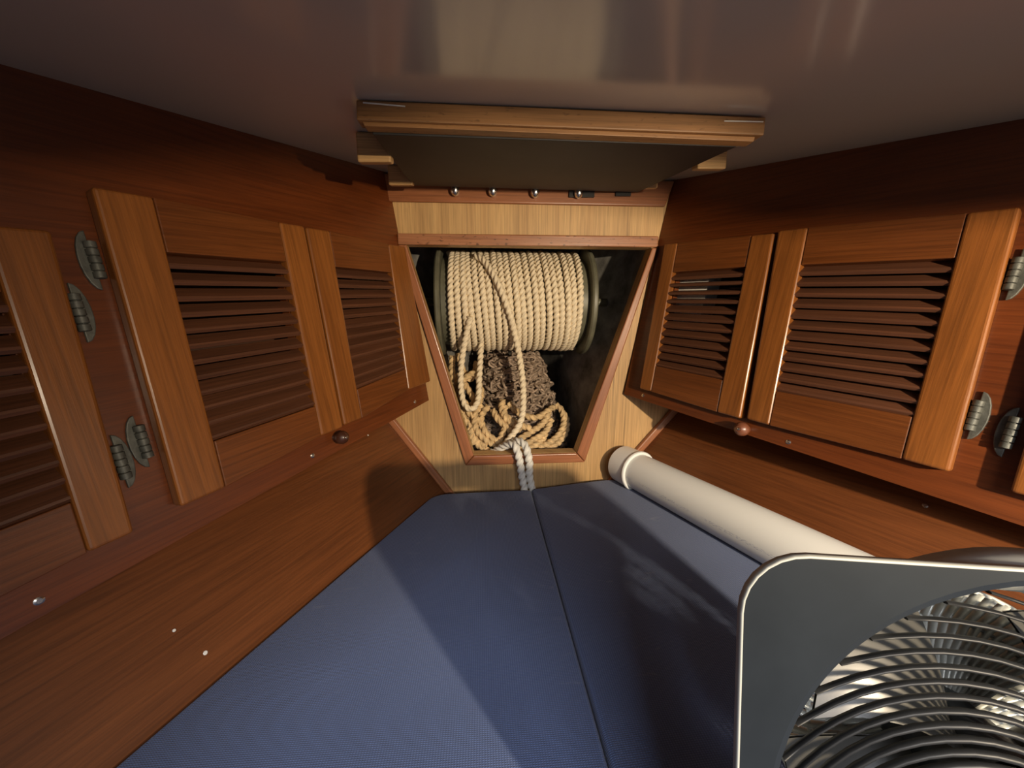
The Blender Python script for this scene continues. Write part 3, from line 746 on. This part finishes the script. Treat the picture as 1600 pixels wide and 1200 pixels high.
# ------------------------------------------------------------------ white plastic pipe along the right lining
PR = 0.0470
def pc(y): return V((0.366+0.345*(1-y), y, -0.3885+0.008*(1-y)))
pa, pb = pc(0.962), pc(0.10); pax = (pb-pa).normalized()
pipe = thing('plastic_pipe', pc(0.6)-V((0, 0, PR)), 'white plastic pipe with an end cap lying along the right edge of the cushion', 'pipe')
sidev = pax.cross(V((0, 0, 1))).normalized()
Lp = (pb-pa).length
def tube(name, prof, mat, uvband=False):
    c = pax; b = V((0, 0, 1)); b = (b-c*b.dot(c)).normalized(); a = b.cross(c)
    if a.x > 0: a = -a                       # a points to the cabin's middle
    n = 48; vs, fs = lathe_pts(prof, n, a, b, c, pa)
    fs.append(tuple(range(n))); fs.append(tuple(range(len(vs)-n, len(vs))))
    o = mesh(name, vs, fs, mat, pipe)
    for p in o.data.polygons: p.use_smooth = len(p.vertices) == 4
    mark_sharp(o.data, 35)
    uv = o.data.uv_layers.new(name='print'); base = origin_of(pipe)
    for p in o.data.polygons:
        for li in p.loop_indices:
            q = o.data.vertices[o.data.loops[li].vertex_index].co+base-pa
            ang = math.atan2(q.dot(b), q.dot(a))
            uv.data[li].uv = (q.dot(c), 0.5+ang/(2*PI)+0.012)
    return o
tube('pipe_body', [(PR-0.004, 0.02), (PR-0.001, 0.022), (PR-0.001, 0.06), (PR-0.001, Lp-0.001), (PR-0.004, Lp)], PIPE)
tube('end_cap', [(PR-0.010, -0.018), (PR-0.002, -0.016), (PR+0.0028, -0.010), (PR+0.0030, 0.040), (PR+0.0030, 0.044)], PVC)
tube('cap_rim', [(PR-0.0005, 0.0445), (PR+0.0046, 0.0450), (PR+0.0062, 0.0475), (PR+0.0062, 0.0505), (PR+0.0046, 0.053), (PR-0.0005, 0.0535)], PVC)

# ------------------------------------------------------------------ fan
FW, FH = 0.328, 0.312
yaw = math.radians(-11)                       # turned a little towards the left, leaning back a little
F0 = V((0.139, 0.147, -0.4400))              # lower left corner of the face
fz = (V((0.1465, 0.191, -0.131))-F0).normalized()
fx = V((math.cos(yaw), math.sin(yaw), 0)); fx = (fx-fz*fx.dot(fz)).normalized(); fy = fz.cross(fx)
FROT = Matrix((fx, fy, fz)).transposed().to_euler()
fan = thing('box_fan', F0+fx*FW/2, 'dark grey square fan with a swirled grille standing on the right cushion', 'fan')
def fp(x, z, d): return F0+fx*x+fz*z+fy*d
def rrect(ins_, r, n=8, arch_=0.0):
    out = []; x0, x1, z0, z1 = ins_, FW-ins_, ins_, FH-ins_; r = max(0.006, r)
    C_ = [(x1-r, z1-r, 0), (x0+r, z1-r, 90), (x0+r, z0+r, 180), (x1-r, z0+r, 270)]
    for q, (cx_, cz_, a0) in enumerate(C_):
        arc = [(cx_+r*math.cos(math.radians(a0+90*k/(n-1))), cz_+r*math.sin(math.radians(a0+90*k/(n-1)))) for k in range(n)]
        nx, nz, na = C_[(q+1) % 4]; nxt = (nx+r*math.cos(math.radians(na)), nz+r*math.sin(math.radians(na)))
        out += arc
        for k in range(1, 15):                # along the straight side; the top one may be arched
            s = k/15; out.append((arc[-1][0]+(nxt[0]-arc[-1][0])*s, arc[-1][1]+(nxt[1]-arc[-1][1])*s+(arch_*math.sin(PI*s) if q == 0 else 0)))
    return out
FR, FC = 0.1420, (FW/2+0.003, FH/2+0.003)
# face plate with a round hole
o1 = rrect(0.0018, 0.0342); n = len(o1)
vs = [fp(x, z, 0.002) for x, z in o1]; fs = []
hole = []
for x, z in o1:
    a = math.atan2(z-FC[1], x-FC[0]); hole.append(a)
for ring, (R, d) in enumerate(((FR+0.006, 0.002), (FR+0.002, 0.0035), (FR, 0.008), (FR, 0.030))):
    vs += [fp(FC[0]+R*math.cos(a), FC[1]+R*math.sin(a), d) for a in hole]
for k in range(4):
    for i in range(n): j = (i+1) % n; fs.append((k*n+i, k*n+j, (k+1)*n+j, (k+1)*n+i))
o = mesh('face_plate', vs, fs, FANGREY, fan)
# pale rim round the face
prof = [(0.0017, 0.0035), (0.0017, -0.0002), (0.0012, -0.0008), (0.0005, -0.0007), (0.0, 0.0), (0.0, 0.004), (0.003, 0.006)]
vs = []; fs = []
for ins_, d in prof: vs += [fp(x, z, d) for x, z in rrect(ins_, 0.036-ins_)]
for k in range(len(prof)-1):
    for i in range(n): j = (i+1) % n; fs.append((k*n+i, k*n+j, (k+1)*n+j, (k+1)*n+i))
mesh('rim', vs, fs, FANRIM, fan, None, True)
# housing narrowing towards the back, its top gently arched
prof = [(0.0015, 0.0065, 0), (0.014, 0.016, 0.013), (0.026, 0.030, 0.026), (0.040, 0.046, 0.018), (0.048, 0.075, 0.0), (0.052, 0.095, 0)]
vs = []; fs = []
for ins_, d, ar in prof: vs += [fp(x, z, d) for x, z in rrect(ins_, 0.036+ins_*0.5, arch_=ar)]
for k in range(len(prof)-1):
    for i in range(n): j = (i+1) % n; fs.append((k*n+i, k*n+j, (k+1)*n+j, (k+1)*n+i))
mesh('housing', vs, fs, FANBODY, fan, None, True)
# swirled front grille
gr = part_empty('front_grille', fan)
ctr = fp(FC[0], FC[1], 0.006)-origin_of(gr)
gr.location = ctr; gr.rotation_euler = FROT
def bar_mesh(name, path, ru, rn, mat):        # flat-ish bar, ru half-width in the plane, rn half-depth along the fan's axis
    vs = []; fs = []; k = 8
    for i, p in enumerate(path):
        t = (path[min(i+1, len(path)-1)]-path[max(i-1, 0)]).normalized(); yv = V((0, 1, 0)); a = t.cross(yv).normalized()
        for j in range(k):
            b = 2*PI*j/k; vs.append(p+a*(ru[i]*math.cos(b))+yv*(rn*math.sin(b)))
        if i:
            for j in range(k): fs.append(((i-1)*k+j, (i-1)*k+(j+1) % k, i*k+(j+1) % k, i*k+j))
    fs.append(tuple(range(k))); fs.append(tuple(range(len(vs)-k, len(vs))))
    me = bpy.data.meshes.new(name); me.from_pydata([tuple(v) for v in vs], [], fs); me.materials.append(mat)
    for p in me.polygons: p.use_smooth = True
    return me
HR = 0.040; path = []; wid = []
NS = 18
for i in range(NS+1):
    s = i/NS; r = FR-0.0005+(HR-0.004-FR)*s; a = math.radians(150-112*s**1.12)
    path.append(V((r*math.cos(a), -0.010*math.sin(PI*s*0.5)**2, r*math.sin(a)))); wid.append(0.0009+0.0012*s)
RM = bar_mesh('rib', path, wid, 0.0022, FANRIB); NR = 40
for i in range(NR):
    o = bpy.data.objects.new('rib', RM); COL.objects.link(o); o.parent = gr; o.rotation_euler = (0, 2*PI*i/NR, 0)
lathe('hub_cap', [(HR+0.002, 0.004), (HR+0.002, -0.004), (HR-0.002, -0.0075), (HR*0.6, -0.0095), (0.004, -0.0105)], fy, fp(FC[0], FC[1], 0.0), FANGREY, fan, 36)
# blades, motor and rear grille
ro = part_empty('rotor', fan); ro.location = fp(FC[0], FC[1], 0.042)-origin_of(fan); ro.rotation_euler = FROT
vs = []; fs = []; nu, nv = 8, 8
for s_ in (0, 1):
    for i in range(nu+1):
        r = 0.026+(0.112-0.026)*i/nu
        for j in range(nv+1):
            k = j/nv-0.5; sp = 0.95*(0.55+0.45*i/nu); a = k*sp+0.35*(i/nu)
            vs.append((r*math.cos(a), -0.032*k*(1-0.35*i/nu)+0.004*math.cos(k*PI)+s_*0.002, r*math.sin(a)))
for s_ in (0, 1):
    o_ = s_*(nu+1)*(nv+1)
    for i in range(nu):
        for j in range(nv):
            q = (o_+i*(nv+1)+j, o_+(i+1)*(nv+1)+j, o_+(i+1)*(nv+1)+j+1, o_+i*(nv+1)+j+1); fs.append(q if s_ == 0 else q[::-1])
bme = bpy.data.meshes.new('blade'); bme.from_pydata(vs, [], fs); bme.materials.append(FANBLADE)
for p in bme.polygons: p.use_smooth = True
for i in range(5):
    o = bpy.data.objects.new('blade', bme); COL.objects.link(o); o.parent = ro; o.rotation_euler = (0, 2*PI*i/5+0.5, 0)
lathe('motor', [(0.020, 0.018), (0.030, 0.022), (0.032, 0.080), (0.026, 0.092)], fy, fp(FC[0], FC[1], 0.0), FANGREY, fan, 28)
rg = part_empty('rear_grille', fan); rg.location = fp(FC[0], FC[1], 0.080)-origin_of(fan); rg.rotation_euler = FROT
fin = bar_mesh('fin', [V((0.028, 0, 0)), V((0.055, 0, 0.005)), V((0.08, 0, 0.004)), V((0.1035, 0, -0.005))], [0.0010, 0.0014, 0.0018, 0.0020], 0.004, FANFIN)
for i in range(72):
    o = bpy.data.objects.new('fin', fin); COL.objects.link(o); o.parent = rg; o.rotation_euler = (0, 2*PI*i/72, 0)
for R in (0.055, 0.080, 0.104):
    vs = []; fs = []; n_ = 48; k = 6
    for i in range(n_):
        a = 2*PI*i/n_
        for j in range(k):
            b = 2*PI*j/k; rr_ = R+0.0016*math.cos(b); vs.append((rr_*math.cos(a), 0.0016*math.sin(b), rr_*math.sin(a)))
    for i in range(n_):
        for j in range(k): fs.append((i*k+j, i*k+(j+1) % k, ((i+1) % n_)*k+(j+1) % k, ((i+1) % n_)*k+j))
    me = bpy.data.meshes.new('ring'); me.from_pydata(vs, [], fs)
    for p in me.polygons: p.use_smooth = True
    link('ring', me, FANFIN, rg)
for x in (0.05, FW-0.05):
    q = [fp(x-0.018, 0.001, 0.008), fp(x+0.018, 0.001, 0.008), fp(x+0.018, 0.008, 0.055), fp(x-0.018, 0.008, 0.055)]
    q2 = [fp(x-0.014, 0.052, 0.012), fp(x+0.014, 0.052, 0.012), fp(x+0.014, 0.052, 0.055), fp(x-0.014, 0.052, 0.055)]
    hexa('foot', q, q2, FANBODY, fan, None, 0.002)
